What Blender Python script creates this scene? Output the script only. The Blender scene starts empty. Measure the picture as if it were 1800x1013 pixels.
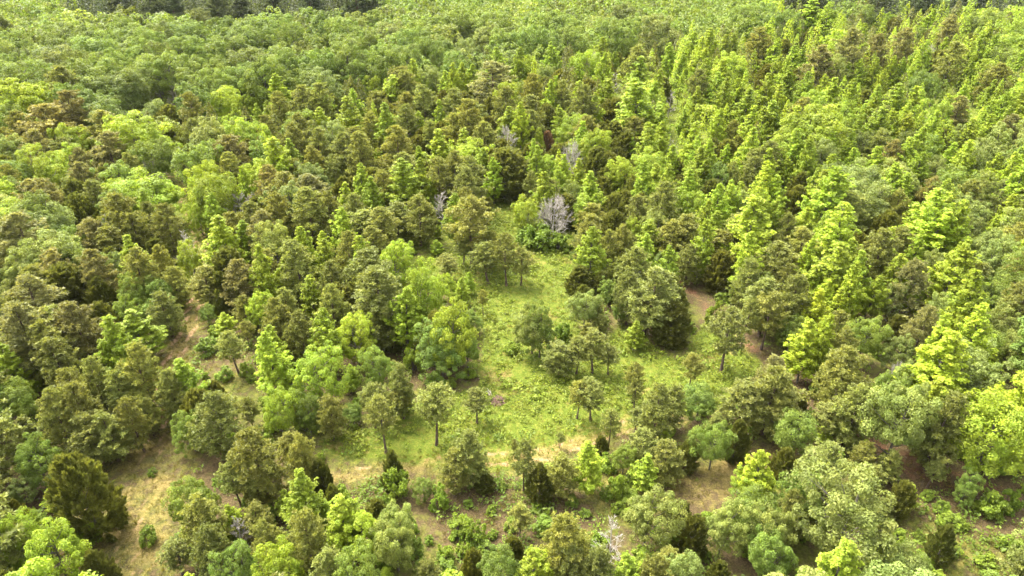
import bpy, math, random
import numpy as np
from mathutils import Vector, Matrix

# ------------------------------------------------------------------ camera, sky, sun, exposure
SC = bpy.context.scene
COL = SC.collection
CAM_H, PITCH, FPX = 50.0, math.radians(30.0), 1200.0      # metres, radians, focal length in pixels of an 1800 px wide frame
cam = bpy.data.objects.new('camera', bpy.data.cameras.new('camera'))
COL.objects.link(cam); SC.camera = cam
cam.location = (0, 0, CAM_H); cam.rotation_euler = (math.pi/2 - PITCH, 0, 0)
cam.data.sensor_width = 36.0; cam.data.lens = 36.0*FPX/1800.0
cam.data.clip_start = 0.5; cam.data.clip_end = 6000.0

SUN_EL, SUN_AZ = math.radians(58), math.radians(-48)      # azimuth from +Y (away from the camera) towards +X
W = bpy.data.worlds.new('World'); SC.world = W; W.use_nodes = True
nt = W.node_tree; bg = nt.nodes['Background']
sky = nt.nodes.new('ShaderNodeTexSky'); sky.sky_type = 'NISHITA'; sky.sun_disc = False
sky.sun_elevation = SUN_EL; sky.sun_rotation = SUN_AZ; sky.air_density = 1.0; sky.dust_density = 6.0; sky.ozone_density = 0.4
cloud = nt.nodes.new('ShaderNodeHueSaturation'); cloud.inputs['Saturation'].default_value = 0.15     # thin overcast: a nearly white sky
nt.links.new(sky.outputs[0], cloud.inputs['Color']); nt.links.new(cloud.outputs[0], bg.inputs[0]); bg.inputs[1].default_value = 0.15
sl = bpy.data.lights.new('sun', 'SUN'); sl.energy = 1.3; sl.angle = math.radians(28); sl.color = (1.0, 0.90, 0.70)
sun = bpy.data.objects.new('sun', sl); COL.objects.link(sun)
sd = Vector((math.sin(SUN_AZ)*math.cos(SUN_EL), math.cos(SUN_AZ)*math.cos(SUN_EL), math.sin(SUN_EL)))
sun.rotation_euler = sd.to_track_quat('Z', 'Y').to_euler(); sun.location = (0, 60, 120)
vs = SC.view_settings
vs.view_transform = 'Standard'; vs.look = 'None'; vs.gamma = 1.0; vs.use_curve_mapping = False
vs.exposure = 2.47

RNG = np.random.default_rng(7)
random.seed(7)

# ------------------------------------------------------------------ pixel <-> world
CP, SP = math.cos(PITCH), math.sin(PITCH)
def ray(px, py):
    u = (px-900.0)/FPX; v = (506.5-py)/FPX
    return np.array([u, CP+v*SP, -SP+v*CP])
def terrain(x, y):
    return (0.30*np.sin(x*0.043+1.3)*np.cos(y*0.037+0.4) + 0.14*np.sin(x*0.11+y*0.09) + 0.05*np.sin(x*0.41-y*0.33+2.0)
            + 0.03*np.sin(x*0.93+1.7*np.sin(y*0.61)))
def at_height(px, py, z):
    d = ray(px, py); t = (z-CAM_H)/d[2]
    return d[0]*t, d[1]*t
def ground_at(px, py):
    x, y = at_height(px, py, 0.0)
    for _ in range(3):
        x, y = at_height(px, py, float(terrain(x, y)))
    return x, y
def project(x, y, z):
    dz = np.asarray(z)-CAM_H
    depth = y*CP - dz*SP; up = y*SP + dz*CP
    return 900.0+FPX*x/depth, 506.5-FPX*up/depth, depth

# ------------------------------------------------------------------ mesh helpers
def mesh_np(name, verts, quads=None, tris=None, attrs=None, smooth=False):
    me = bpy.data.meshes.new(name)
    verts = np.asarray(verts, np.float32)
    loops, starts, totals = [], [], []
    n = 0
    if quads is not None and len(quads):
        q = np.asarray(quads, np.int32); loops.append(q.ravel()); starts.append(np.arange(len(q))*4); totals.append(np.full(len(q), 4)); n += len(q)*4
    if tris is not None and len(tris):
        t = np.asarray(tris, np.int32); loops.append(t.ravel()); starts.append(n+np.arange(len(t))*3); totals.append(np.full(len(t), 3))
    loops = np.concatenate(loops).astype(np.int32); starts = np.concatenate(starts).astype(np.int32); totals = np.concatenate(totals).astype(np.int32)
    me.vertices.add(len(verts)); me.vertices.foreach_set('co', verts.ravel())
    me.loops.add(len(loops)); me.loops.foreach_set('vertex_index', loops)
    me.polygons.add(len(starts)); me.polygons.foreach_set('loop_start', starts); me.polygons.foreach_set('loop_total', totals)
    for k, (dom, val) in (attrs or {}).items():
        a = me.attributes.new(k, 'FLOAT', dom); a.data.foreach_set('value', np.asarray(val, np.float32).ravel())
    me.polygons.foreach_set('use_smooth', np.full(len(starts), smooth))
    me.update(calc_edges=True); me.validate()
    return me
def norm(v):
    return v/np.maximum(np.linalg.norm(v, axis=-1, keepdims=True), 1e-9)

class Tubes:
    def __init__(s): s.v, s.q, s.n = [], [], 0
    def add(s, pts, rad, sides=6):
        pts = np.asarray(pts, float); rad = np.asarray(rad, float)
        tan = norm(np.gradient(pts, axis=0))
        ref = np.array([0.31, 0.95, 0.07]) if abs(tan[0][2]) > 0.8 else np.array([0, 0, 1.0])
        a = norm(np.cross(tan, ref)); b = np.cross(tan, a)
        th = np.arange(sides)*2*np.pi/sides
        ring = pts[:, None, :] + rad[:, None, None]*(np.cos(th)[None, :, None]*a[:, None, :] + np.sin(th)[None, :, None]*b[:, None, :])
        m = len(pts); s.v.append(ring.reshape(-1, 3))
        for i in range(m-1):
            for j in range(sides):
                k = (j+1) % sides
                s.q.append((s.n+i*sides+j, s.n+i*sides+k, s.n+(i+1)*sides+k, s.n+(i+1)*sides+j))
        s.n += m*sides
    def mesh(s, name):
        return mesh_np(name, np.concatenate(s.v), quads=s.q, smooth=True)

def leaf_arrays(r, c, n, ln, wd, ax=None, fold=0.18):
    """rhombic folded leaf sprays: centre c, normal n, length ln, width wd"""
    if ax is None: ax = r.normal(size=c.shape)
    ax = norm(ax - n*np.sum(ax*n, 1, keepdims=True)); side = np.cross(n, ax)
    ln = ln[:, None]; wd = wd[:, None]
    v = np.stack([c-ax*ln*0.5, c+side*wd*0.5+n*wd*fold, c+ax*ln*0.5, c-side*wd*0.5+n*wd*fold], 1)
    return v
def leaves_mesh(name, v, var):
    N = len(v)
    return mesh_np(name, v.reshape(-1, 3), quads=np.arange(N*4).reshape(-1, 4), attrs={'var': ('FACE', var)})

# ------------------------------------------------------------------ materials
def new_mat(name):
    m = bpy.data.materials.new(name); m.use_nodes = True
    t = m.node_tree; t.nodes.clear()
    return m, t
def N(t, typ, **kw):
    n = t.nodes.new(typ)
    for k, v in kw.items(): setattr(n, k, v)
    return n
def foliage_mat(name, tip, vlo=0.62, vhi=1.30, hue=0.026, transl=0.40, rough=0.55):
    """leaf colour = the object's own colour, varied leaf by leaf; tip = tint of the freshest leaves"""
    m, t = new_mat(name); L = t.links.new
    oi = N(t, 'ShaderNodeObjectInfo'); at = N(t, 'ShaderNodeAttribute', attribute_name='var')
    mul = N(t, 'ShaderNodeMix', data_type='RGBA', blend_type='MULTIPLY'); mul.inputs[0].default_value = 1.0
    ramp = N(t, 'ShaderNodeValToRGB')
    e = ramp.color_ramp.elements; e[0].color = (vlo, vlo, vlo*0.95, 1); e[1].color = (vhi*tip[0], vhi*tip[1], vhi*tip[2], 1)
    mid = ramp.color_ramp.elements.new(0.62); mid.color = (1, 1, 1, 1)
    L(at.outputs['Fac'], ramp.inputs[0]); L(oi.outputs['Color'], mul.inputs[6]); L(ramp.outputs[0], mul.inputs[7])
    hs = N(t, 'ShaderNodeHueSaturation')
    mr = N(t, 'ShaderNodeMapRange'); mr.inputs[3].default_value = 0.5-hue; mr.inputs[4].default_value = 0.5+hue
    wn = N(t, 'ShaderNodeTexNoise'); wn.inputs['Scale'].default_value = 0.45; tc = N(t, 'ShaderNodeTexCoord')
    L(tc.outputs['Object'], wn.inputs['Vector']); L(wn.outputs['Fac'], mr.inputs[0]); L(mr.outputs[0], hs.inputs['Hue']); L(mul.outputs[2], hs.inputs['Color'])
    pb = N(t, 'ShaderNodeBsdfPrincipled'); pb.inputs['Roughness'].default_value = rough; pb.inputs['Specular IOR Level'].default_value = 0.35
    tr = N(t, 'ShaderNodeBsdfTranslucent'); mx = N(t, 'ShaderNodeMixShader'); mx.inputs[0].default_value = transl
    tm = N(t, 'ShaderNodeMix', data_type='RGBA', blend_type='MULTIPLY'); tm.inputs[0].default_value = 1.0; tm.inputs[7].default_value = (1.25, 1.2, 0.6, 1)
    L(hs.outputs[0], pb.inputs['Base Color']); L(hs.outputs[0], tm.inputs[6]); L(tm.outputs[2], tr.inputs['Color'])
    L(pb.outputs[0], mx.inputs[1]); L(tr.outputs[0], mx.inputs[2])
    o = N(t, 'ShaderNodeOutputMaterial'); L(mx.outputs[0], o.inputs[0])
    return m
def bark_mat(name, c1, c2, scale=6.0):
    m, t = new_mat(name); L = t.links.new
    tc = N(t, 'ShaderNodeTexCoord'); mp = N(t, 'ShaderNodeMapping'); mp.inputs['Scale'].default_value = (1, 1, 0.25)
    ns = N(t, 'ShaderNodeTexNoise'); ns.inputs['Scale'].default_value = scale; ns.inputs['Detail'].default_value = 5
    L(tc.outputs['Object'], mp.inputs[0]); L(mp.outputs[0], ns.inputs['Vector'])
    rp = N(t, 'ShaderNodeValToRGB'); e = rp.color_ramp.elements; e[0].position = 0.35; e[0].color = (*c1, 1); e[1].position = 0.68; e[1].color = (*c2, 1)
    L(ns.outputs['Fac'], rp.inputs[0])
    pb = N(t, 'ShaderNodeBsdfPrincipled'); pb.inputs['Roughness'].default_value = 0.9
    bp = N(t, 'ShaderNodeBump'); bp.inputs['Strength'].default_value = 0.6; bp.inputs['Distance'].default_value = 0.05
    L(ns.outputs['Fac'], bp.inputs['Height']); L(bp.outputs[0], pb.inputs['Normal']); L(rp.outputs[0], pb.inputs['Base Color'])
    o = N(t, 'ShaderNodeOutputMaterial'); L(pb.outputs[0], o.inputs[0])
    return m
M_BROAD = foliage_mat('broad_leaves', (1.15, 1.1, 1.0), 0.6, 1.3)
M_PALE = foliage_mat('pale_topped_leaves', (1.2, 1.1, 1.35), 0.55, 1.4)
M_NEEDLE = foliage_mat('pine_needles', (1.15, 1.08, 0.85), 0.6, 1.4, hue=0.022, transl=0.34)
M_CEDAR = foliage_mat('cedar_sprays', (1.08, 1.06, 0.9), 0.55, 1.4, hue=0.02, transl=0.40)
M_FORB = foliage_mat('forb_leaves', (1.1, 1.05, 0.9), 0.65, 1.35)
M_PBARK = bark_mat('pine_bark', (0.045, 0.03, 0.022), (0.16, 0.105, 0.075))
M_BBARK = bark_mat('grey_bark', (0.06, 0.05, 0.04), (0.2, 0.175, 0.14))
M_DEAD = bark_mat('weathered_dead_wood', (0.27, 0.24, 0.205), (0.52, 0.475, 0.42), 3.0)
M_BRUSH = bark_mat('cut_brush_wood', (0.12, 0.07, 0.05), (0.32, 0.205, 0.155), 5.0)

# ------------------------------------------------------------------ open land in the photograph, as ground polygons and lines
def poly_w(pts): return np.array([ground_at(*p) for p in pts])
CLEARING = poly_w([(862, 378), (905, 352), (938, 395), (1000, 425), (1022, 500), (1005, 560), (1050, 605), (1105, 560), (1195, 640), (1240, 560), (1300, 590),
    (1360, 640), (1330, 700), (1210, 725), (1120, 748), (1050, 775), (930, 815), (780, 828), (640, 815), (545, 800), (560, 765), (700, 745), (742, 690), (835, 680), (850, 600), (832, 540),
    (775, 515), (700, 470), (760, 440), (830, 450)])
SCRUB = poly_w([(600, 830), (900, 800), (1120, 770), (1300, 830), (1270, 900), (1100, 905), (940, 930), (900, 985), (740, 990), (735, 900), (640, 880)])
SCRUB2 = poly_w([(1560, 790), (1700, 850), (1800, 880), (1800, 1013), (1620, 1013), (1590, 930), (1600, 860)])
LEFTMEADOW = poly_w([(300, 640), (360, 560), (420, 580), (470, 640), (440, 690), (370, 680), (330, 690)])
TRACKS = [  # (pixels along the track, half widths in metres)
    ([(300, 300), (322, 345), (352, 420), (350, 500), (336, 565), (300, 640), (278, 720), (270, 790), (248, 850), (232, 900), (222, 960), (215, 1060)],
     [1.5, 1.5, 1.3, 1.3, 1.6, 1.8, 1.8, 2.6, 4.6, 5.6, 4.6, 4.2]),
    ([(590, 838), (700, 822), (790, 812), (880, 806), (970, 796), (1050, 768), (1120, 742), (1190, 735)], [1.4, 1.4, 1.35, 1.35, 1.4, 1.3, 1.2, 1.0]),
    ([(1195, 495), (1240, 535), (1335, 622), (1420, 700), (1530, 780), (1610, 822), (1700, 852), (1800, 890)], [0.5, 0.8, 0.6, 0.6, 1.2, 2.2, 1.8, 1.6]),
    ([(1190, 880), (1270, 845), (1350, 800), (1440, 780)], [2.6, 3.0, 1.6, 1.2]),
]
TRACK_W = [(np.array([ground_at(*p) for p in a]), np.array(w)) for a, w in TRACKS]
def poly_sd(P, poly):
    """signed distance (negative inside) of points P to a polygon"""
    d = np.full(len(P), 1e9); ins = np.zeros(len(P), bool); n = len(poly)
    for i in range(n):
        a, b = poly[i], poly[(i+1) % n]; ab = b-a
        t = np.clip(((P-a)@ab)/max(ab@ab, 1e-9), 0, 1)
        d = np.minimum(d, np.linalg.norm(P-(a+t[:, None]*ab), axis=1))
        c = ((a[1] > P[:, 1]) != (b[1] > P[:, 1])) & (P[:, 0] < (b[0]-a[0])*(P[:, 1]-a[1])/((b[1]-a[1]) or 1e-9)+a[0])
        ins ^= c
    return np.where(ins, -d, d)
def line_sd(P, pts, hw):
    d = np.full(len(P), 1e9)
    for i in range(len(pts)-1):
        a, b = pts[i], pts[i+1]; ab = b-a
        t = np.clip(((P-a)@ab)/max(ab@ab, 1e-9), 0, 1)
        d = np.minimum(d, np.linalg.norm(P-(a+t[:, None]*ab), axis=1) - (hw[i]+(hw[i+1]-hw[i])*t))
    return d
def wob(P, s, seed):
    r = np.random.default_rng(seed); o = np.zeros(len(P))
    for k in range(7):
        f = s*(1.0+0.6*k); th = r.uniform(0, 6.28); ph = r.uniform(0, 6.28)
        o += np.sin((P[:, 0]*math.cos(th)+P[:, 1]*math.sin(th))*f+ph+1.5*np.sin((P[:, 0]*math.sin(th)-P[:, 1]*math.cos(th))*f*0.7))/(1+0.35*k)
    return o/3.2
def open_masks(P):
    w = wob(P, 0.45, 3)
    clear = poly_sd(P, CLEARING)+1.1*w
    scrub = np.minimum(np.minimum(poly_sd(P, SCRUB), poly_sd(P, SCRUB2)), poly_sd(P, LEFTMEADOW))+1.2*w
    tr = [line_sd(P, a, h)+0.55*wob(P, 0.8, 5) for a, h in TRACK_W]
    return clear, scrub, tr
def sm(d, e): return np.clip(0.5-d/(2*e), 0, 1)

# ------------------------------------------------------------------ ground
def ground_mat():
    m, t = new_mat('ground'); L = t.links.new
    ge = N(t, 'ShaderNodeNewGeometry')
    def noise(s, det=5, rough=0.6):
        n = N(t, 'ShaderNodeTexNoise'); n.inputs['Scale'].default_value = s; n.inputs['Detail'].default_value = det; n.inputs['Roughness'].default_value = rough
        L(ge.outputs['Position'], n.inputs['Vector']); return n.outputs['Fac']
    def ramp(f, *stops):
        r = N(t, 'ShaderNodeValToRGB'); e = r.color_ramp.elements
        while len(e) < len(stops): e.new(0.5)
        for i, (p, c) in enumerate(stops): e[i].position = p; e[i].color = (*c, 1)
        L(f, r.inputs[0]); return r.outputs[0]
    def attr(a): n = N(t, 'ShaderNodeAttribute', attribute_name=a); return n.outputs['Fac']
    def mix(f, a, b):
        n = N(t, 'ShaderNodeMix', data_type='RGBA'); L(f, n.inputs[0]); L(a, n.inputs[6]); L(b, n.inputs[7]); return n.outputs[2]
    fine, mid, big = noise(5.5, 6, 0.7), noise(1.3), noise(0.22)
    litter = ramp(fine, (0.3, (0.035, 0.026, 0.012)), (0.5, (0.09, 0.064, 0.03)), (0.72, (0.17, 0.125, 0.056)))
    grass = ramp(mid, (0.28, (0.04, 0.07, 0.007)), (0.5, (0.095, 0.125, 0.012)), (0.64, (0.17, 0.17, 0.028)), (0.76, (0.25, 0.185, 0.06)))
    gf = ramp(fine, (0.3, (0.035, 0.06, 0.007)), (0.55, (0.115, 0.145, 0.016)), (0.72, (0.25, 0.21, 0.06)))
    straw = ramp(fine, (0.28, (0.10, 0.08, 0.022)), (0.5, (0.215, 0.158, 0.052)), (0.72, (0.36, 0.26, 0.105)))
    dirt = ramp(fine, (0.3, (0.19, 0.115, 0.058)), (0.7, (0.40, 0.27, 0.145)))
    half = N(t, 'ShaderNodeValue'); half.outputs[0].default_value = 0.5
    def thr(a, n, lo=0.42, hi=0.58):
        ad = N(t, 'ShaderNodeMath', operation='ADD'); L(a, ad.inputs[0]); L(n, ad.inputs[1])
        mr = N(t, 'ShaderNodeMapRange'); mr.inputs[1].default_value = lo+0.5; mr.inputs[2].default_value = hi+0.5; L(ad.outputs[0], mr.inputs[0]); return mr.outputs[0]
    g = mix(half.outputs[0], grass, gf)
    c = mix(thr(attr('grass'), mid, 0.3, 0.65), litter, g)
    c = mix(thr(attr('straw'), mid, 0.3, 0.7), c, straw)
    c = mix(thr(attr('dirt'), mid, 0.35, 0.65), c, dirt)
    red = ramp(fine, (0.3, (0.075, 0.032, 0.018)), (0.55, (0.15, 0.075, 0.042)), (0.75, (0.24, 0.15, 0.085)))
    c = mix(thr(attr('red'), mid, 0.35, 0.65), c, red)
    pb = N(t, 'ShaderNodeBsdfPrincipled'); pb.inputs['Roughness'].default_value = 0.95; pb.inputs['Specular IOR Level'].default_value = 0.15
    bp = N(t, 'ShaderNodeBump'); bp.inputs['Strength'].default_value = 0.9; bp.inputs['Distance'].default_value = 0.18
    L(fine, bp.inputs['Height']); L(bp.outputs[0], pb.inputs['Normal']); L(c, pb.inputs['Base Color'])
    o = N(t, 'ShaderNodeOutputMaterial'); L(pb.outputs[0], o.inputs[0])
    return m
M_GROUND = ground_mat()
def axis(lo, hi, step, far_lo, far_hi):
    a = list(np.arange(lo, hi+step*0.5, step)); s = step
    while a[-1] < far_hi: s *= 1.45; a.append(a[-1]+s)
    s = step; pre = []
    x = a[0]
    while x > far_lo: s *= 1.45; x -= s; pre.append(x)
    return np.array(pre[::-1]+a)
gx = axis(-100, 100, 0.7, -2600, 2600); gy = axis(24, 190, 0.7, -400, 3000)
GX, GY = np.meshgrid(gx, gy); P = np.stack([GX.ravel(), GY.ravel()], 1)
GZ = terrain(P[:, 0], P[:, 1])*np.clip(1.3-np.hypot(P[:, 0], P[:, 1]-90)/900, 0, 1)
clear, scrub, trk = open_masks(P)
nrag = wob(P, 0.22, 11); nfine = wob(P, 1.1, 12)
t_all = np.min(np.stack(trk), 0)
a_grass = np.maximum(sm(clear, 1.2), sm(scrub, 2.0)*(0.42+0.3*nrag))
a_grass = np.maximum(a_grass, 0.42*sm(trk[0]-0.6, 0.8))
a_grass = np.maximum(a_grass, 0.40+0.22*nrag+0.35*np.clip((P[:, 1]-75)/40, 0, 1))*(1-0.5*sm(trk[2]-1.5, 1.5))
a_straw = np.maximum.reduce([sm(scrub, 2.0)*(0.26+0.35*nrag), sm(trk[0], 1.4)*(0.42+0.26*nfine+0.16*nrag), sm(trk[1], 1.0)*(0.52+0.25*nfine), sm(trk[2], 0.8)*(0.35+0.3*nrag), sm(trk[3], 1.0)*(0.5+0.3*nrag)])
wheel = np.zeros(len(P))
for k, (a, h) in enumerate(TRACK_W[:2]):
    dc = line_sd(P, a, h*0); wheel = np.maximum(wheel, np.exp(-((dc-0.78)/0.34)**2)*(0.85+0.35*nrag)*sm(trk[k], 0.6))
upper = np.clip((P[:, 1]-50)/12, 0, 1)
redness = sm(trk[2]-0.2, 0.9)*(0.50+0.22*nfine+0.2*nrag)
a_dirt = wheel*(0.6+0.4*upper)
a_straw = np.maximum(a_straw, sm(clear, 1.0)*np.clip(0.22+0.5*wob(P, 0.3, 21)-0.1, 0, 0.5))
nx, ny = len(gx), len(gy)
idx = np.arange(nx*ny).reshape(ny, nx)
Q = np.stack([idx[:-1, :-1], idx[:-1, 1:], idx[1:, 1:], idx[1:, :-1]], -1).reshape(-1, 4)
cls = np.zeros(len(P), int)
cls[clear < 0] = 1
for k in range(4): cls[trk[k] < 0] = 2+k
fc = cls[Q[:, 0]]
names = ['ground', 'grass_clearing', 'dirt_track', 'dirt_track', 'dirt_track', 'dirt_track']
labels = ['forest floor of brown needle litter under the trees', 'bright green weedy grass clearing in the middle of the woods', 'straw coloured grassy lane running up the left side',
          'pale two-rut track crossing in front of the clearing', 'reddish needle covered track along the right stand of trees', 'tan patch of bare track between shrubs at lower right']
for k in range(6):
    q = Q[fc == k]
    u, inv = np.unique(q, return_inverse=True)
    me = mesh_np(names[k], np.stack([P[u, 0], P[u, 1], GZ[u]], 1), quads=inv.reshape(-1, 4), smooth=True,
                 attrs={'grass': ('POINT', a_grass[u]), 'straw': ('POINT', a_straw[u]), 'dirt': ('POINT', a_dirt[u]), 'red': ('POINT', redness[u])})
    me.materials.append(M_GROUND)
    o = bpy.data.objects.new(names[k], me); COL.objects.link(o); o['kind'] = 'structure'; o['label'] = labels[k]
    o['category'] = ['ground', 'clearing', 'track', 'track', 'track', 'track'][k]

# ------------------------------------------------------------------ tree prototypes (unit: metres, base at the origin)
def lobed(r, k=6, amp=0.18):
    dirs = norm(r.normal(size=(k, 3))); am = r.uniform(-amp, amp, k)
    return lambda d: 1+np.sum(am*np.clip(d@dirs.T, 0, 1)**2, 1)

def make_broad(seed, h=11.0, w=9.0, base=0.16, ncl=120, per=110, leaf=0.285, rc=(0.65, 1.15), low=-0.55, upright=0.0):
    """rounded hardwood: limbs carrying many puffy leaf clumps"""
    r = np.random.default_rng(seed); env = lobed(r, 12, 0.46)
    i = np.arange(ncl)+0.5
    zc = 1-(1-low)*i/ncl; ph = i*2.39996+r.uniform(0, 6)
    d = np.stack([np.sqrt(1-zc**2)*np.cos(ph), np.sqrt(1-zc**2)*np.sin(ph), zc], 1)
    d = norm(d+r.normal(scale=0.13, size=d.shape))
    R = np.array([w/2, w/2, h*(1-base)/1.62]); cz = h-R[2]
    f = np.clip(env(d), .62, 1.4)*r.uniform(0.66, 1.06, ncl); f[r.random(ncl) < 0.22] *= 0.70
    crad = (rc[0]*.72+(rc[1]*1.05-rc[0]*.72)*r.random(ncl)**1.6)*(w/9)**0.6
    C = d*(R-0.55*crad.mean())*f[:, None]; C[:, 2] += cz
    C[:, 2] += upright*np.abs(r.normal(size=ncl))*(d[:, 2] > 0)
    C[:, 2] = np.minimum(C[:, 2], h-crad*0.6)
    k = np.repeat(np.arange(ncl), per); n = len(k)
    out = norm(d+np.array([0, 0, 0.55]))[k]
    ld = norm(r.normal(size=(n, 3))+0.75*out)
    sh = r.uniform(0.55, 1.05, n)**0.7
    pos = C[k]+ld*(crad[k]*sh)[:, None]*np.array([1.0, 1.0, 0.9])
    nn = norm(ld*0.9+np.array([0, 0, 0.4])+r.normal(scale=0.5, size=(n, 3)))
    s = leaf*r.uniform(0.65, 1.25, n)
    cv = r.random(ncl)
    var = np.clip(0.45*cv[k]+0.55*r.random(n), 0, 1)
    crown = leaves_mesh('broad_crown', leaf_arrays(r, pos, nn, s, s*0.62), var)
    T = Tubes()
    top = np.array([r.normal(scale=0.3), r.normal(scale=0.3), h*0.72])
    zs = np.linspace(0, 1, 7); tr = zs[:, None]*top+np.stack([0.12*np.sin(zs*5+seed), 0.12*np.cos(zs*4), 0*zs], 1)*zs[:, None]
    T.add(tr, 0.19*(w/9)*(1-0.8*zs)+0.03, 8)
    for j in r.permutation(ncl)[:26]:
        z0 = np.clip((C[j][2]-np.hypot(C[j][0], C[j][1])*0.7)/top[2], 0.16, 0.95)
        p0 = np.array([np.interp(z0, zs, tr[:, a]) for a in range(3)])
        m = (p0+C[j])/2+np.array([0, 0, -0.25])
        T.add([p0, m, C[j]], [0.085*(1-z0*0.6), 0.05, 0.015], 5)
    return T.mesh('broad_trunk'), crown, h, w

def make_conical(seed, h=12.0, w=6.0, base=0.08, leaders=1, leaf=0.29):
    """pointed lime-green tree: ascending branches set with small star-leaved clumps, spire tops"""
    r = np.random.default_rng(seed); T = Tubes(); cs, crs, outs = [], [], []
    for ldr in range(leaders):
        hh = h*(1.0 if ldr == 0 else r.uniform(0.58, 0.92))
        an = r.uniform(0, 6.28); off = 0 if ldr == 0 else w*r.uniform(0.2, 0.34)
        tip = np.array([off*math.cos(an), off*math.sin(an), hh])
        zs = np.linspace(0, 1, 8); tr = np.stack([tip[0]*zs**1.3, tip[1]*zs**1.3, hh*zs], 1)+np.stack([0.09*np.sin(zs*7+seed), 0.09*np.cos(zs*6), 0*zs], 1)
        T.add(tr, 0.13*(1-zs)**0.8+0.015, 7)
        nb = int(104/leaders**0.45); ww = w*(1 if leaders == 1 else 0.74)
        for b in range(nb):
            t = base+(1-base)*min(.985, max(0, (b+r.normal(scale=2.2))/nb))
            u = (t-base)/(1-base)
            prof = 1.15*(1-u)**(1.05 if leaders == 1 else 0.88)*min(1, 0.60+u*2.6)
            Lb = 0.5*ww*prof*r.uniform(0.72, 1.18)+0.14
            a = b*2.39996+r.uniform(-0.5, 0.5); el = math.radians(r.uniform(26, 56)+18*u)
            p0 = np.array([np.interp(t, zs, tr[:, q]) for q in range(3)])
            dv = np.array([math.cos(a)*math.cos(el), math.sin(a)*math.cos(el), math.sin(el)])
            p1 = p0+dv*Lb/math.cos(el)*0.92
            if Lb > 0.4 and b % 2 == 0: T.add([p0, (p0+p1)/2-np.array([0, 0, 0.05]), p1], [0.035, 0.022, 0.006], 4)
            m = max(1, int(Lb/0.27))
            for q in range(m):
                s = 0.32+0.68*(q+r.uniform(0.3, 1))/m
                c = p0+(p1-p0)*s+r.normal(scale=0.15, size=3); c[2] = min(c[2], h-0.1)
                cs.append(c); crs.append(r.uniform(0.18, 0.44)*(1.08-0.4*u)); outs.append(norm(dv+np.array([0, 0, 0.3])))
        for q in range(12):
            cs.append(tr[-1]*1.0-np.array([r.normal(scale=0.09), r.normal(scale=0.09), q*0.24])); crs.append(0.12+0.028*q); outs.append(np.array([0, 0, 1.0]))
    C, cr, O = np.array(cs), np.array(crs), np.array(outs); nc = len(C)
    per = max(9, int(16500/nc)); k = np.repeat(np.arange(nc), per); n = len(k)
    ld = norm(r.normal(size=(n, 3))+0.7*O[k])
    pos = C[k]+ld*(cr[k]*r.uniform(0.35, 1.05, n))[:, None]*np.array([1.1, 1.1, 0.85])
    nn = norm(ld*0.6+np.array([0, 0, 0.6])+r.normal(scale=0.5, size=(n, 3)))
    s = leaf*r.uniform(0.6, 1.2, n); cv = r.random(nc)
    var = np.clip(0.45*cv[k]+0.55*r.random(n), 0, 1)
    return T.mesh('conical_trunk'), leaves_mesh('conical_crown', leaf_arrays(r, pos, nn, s, s*0.7), var), h, w

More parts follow.
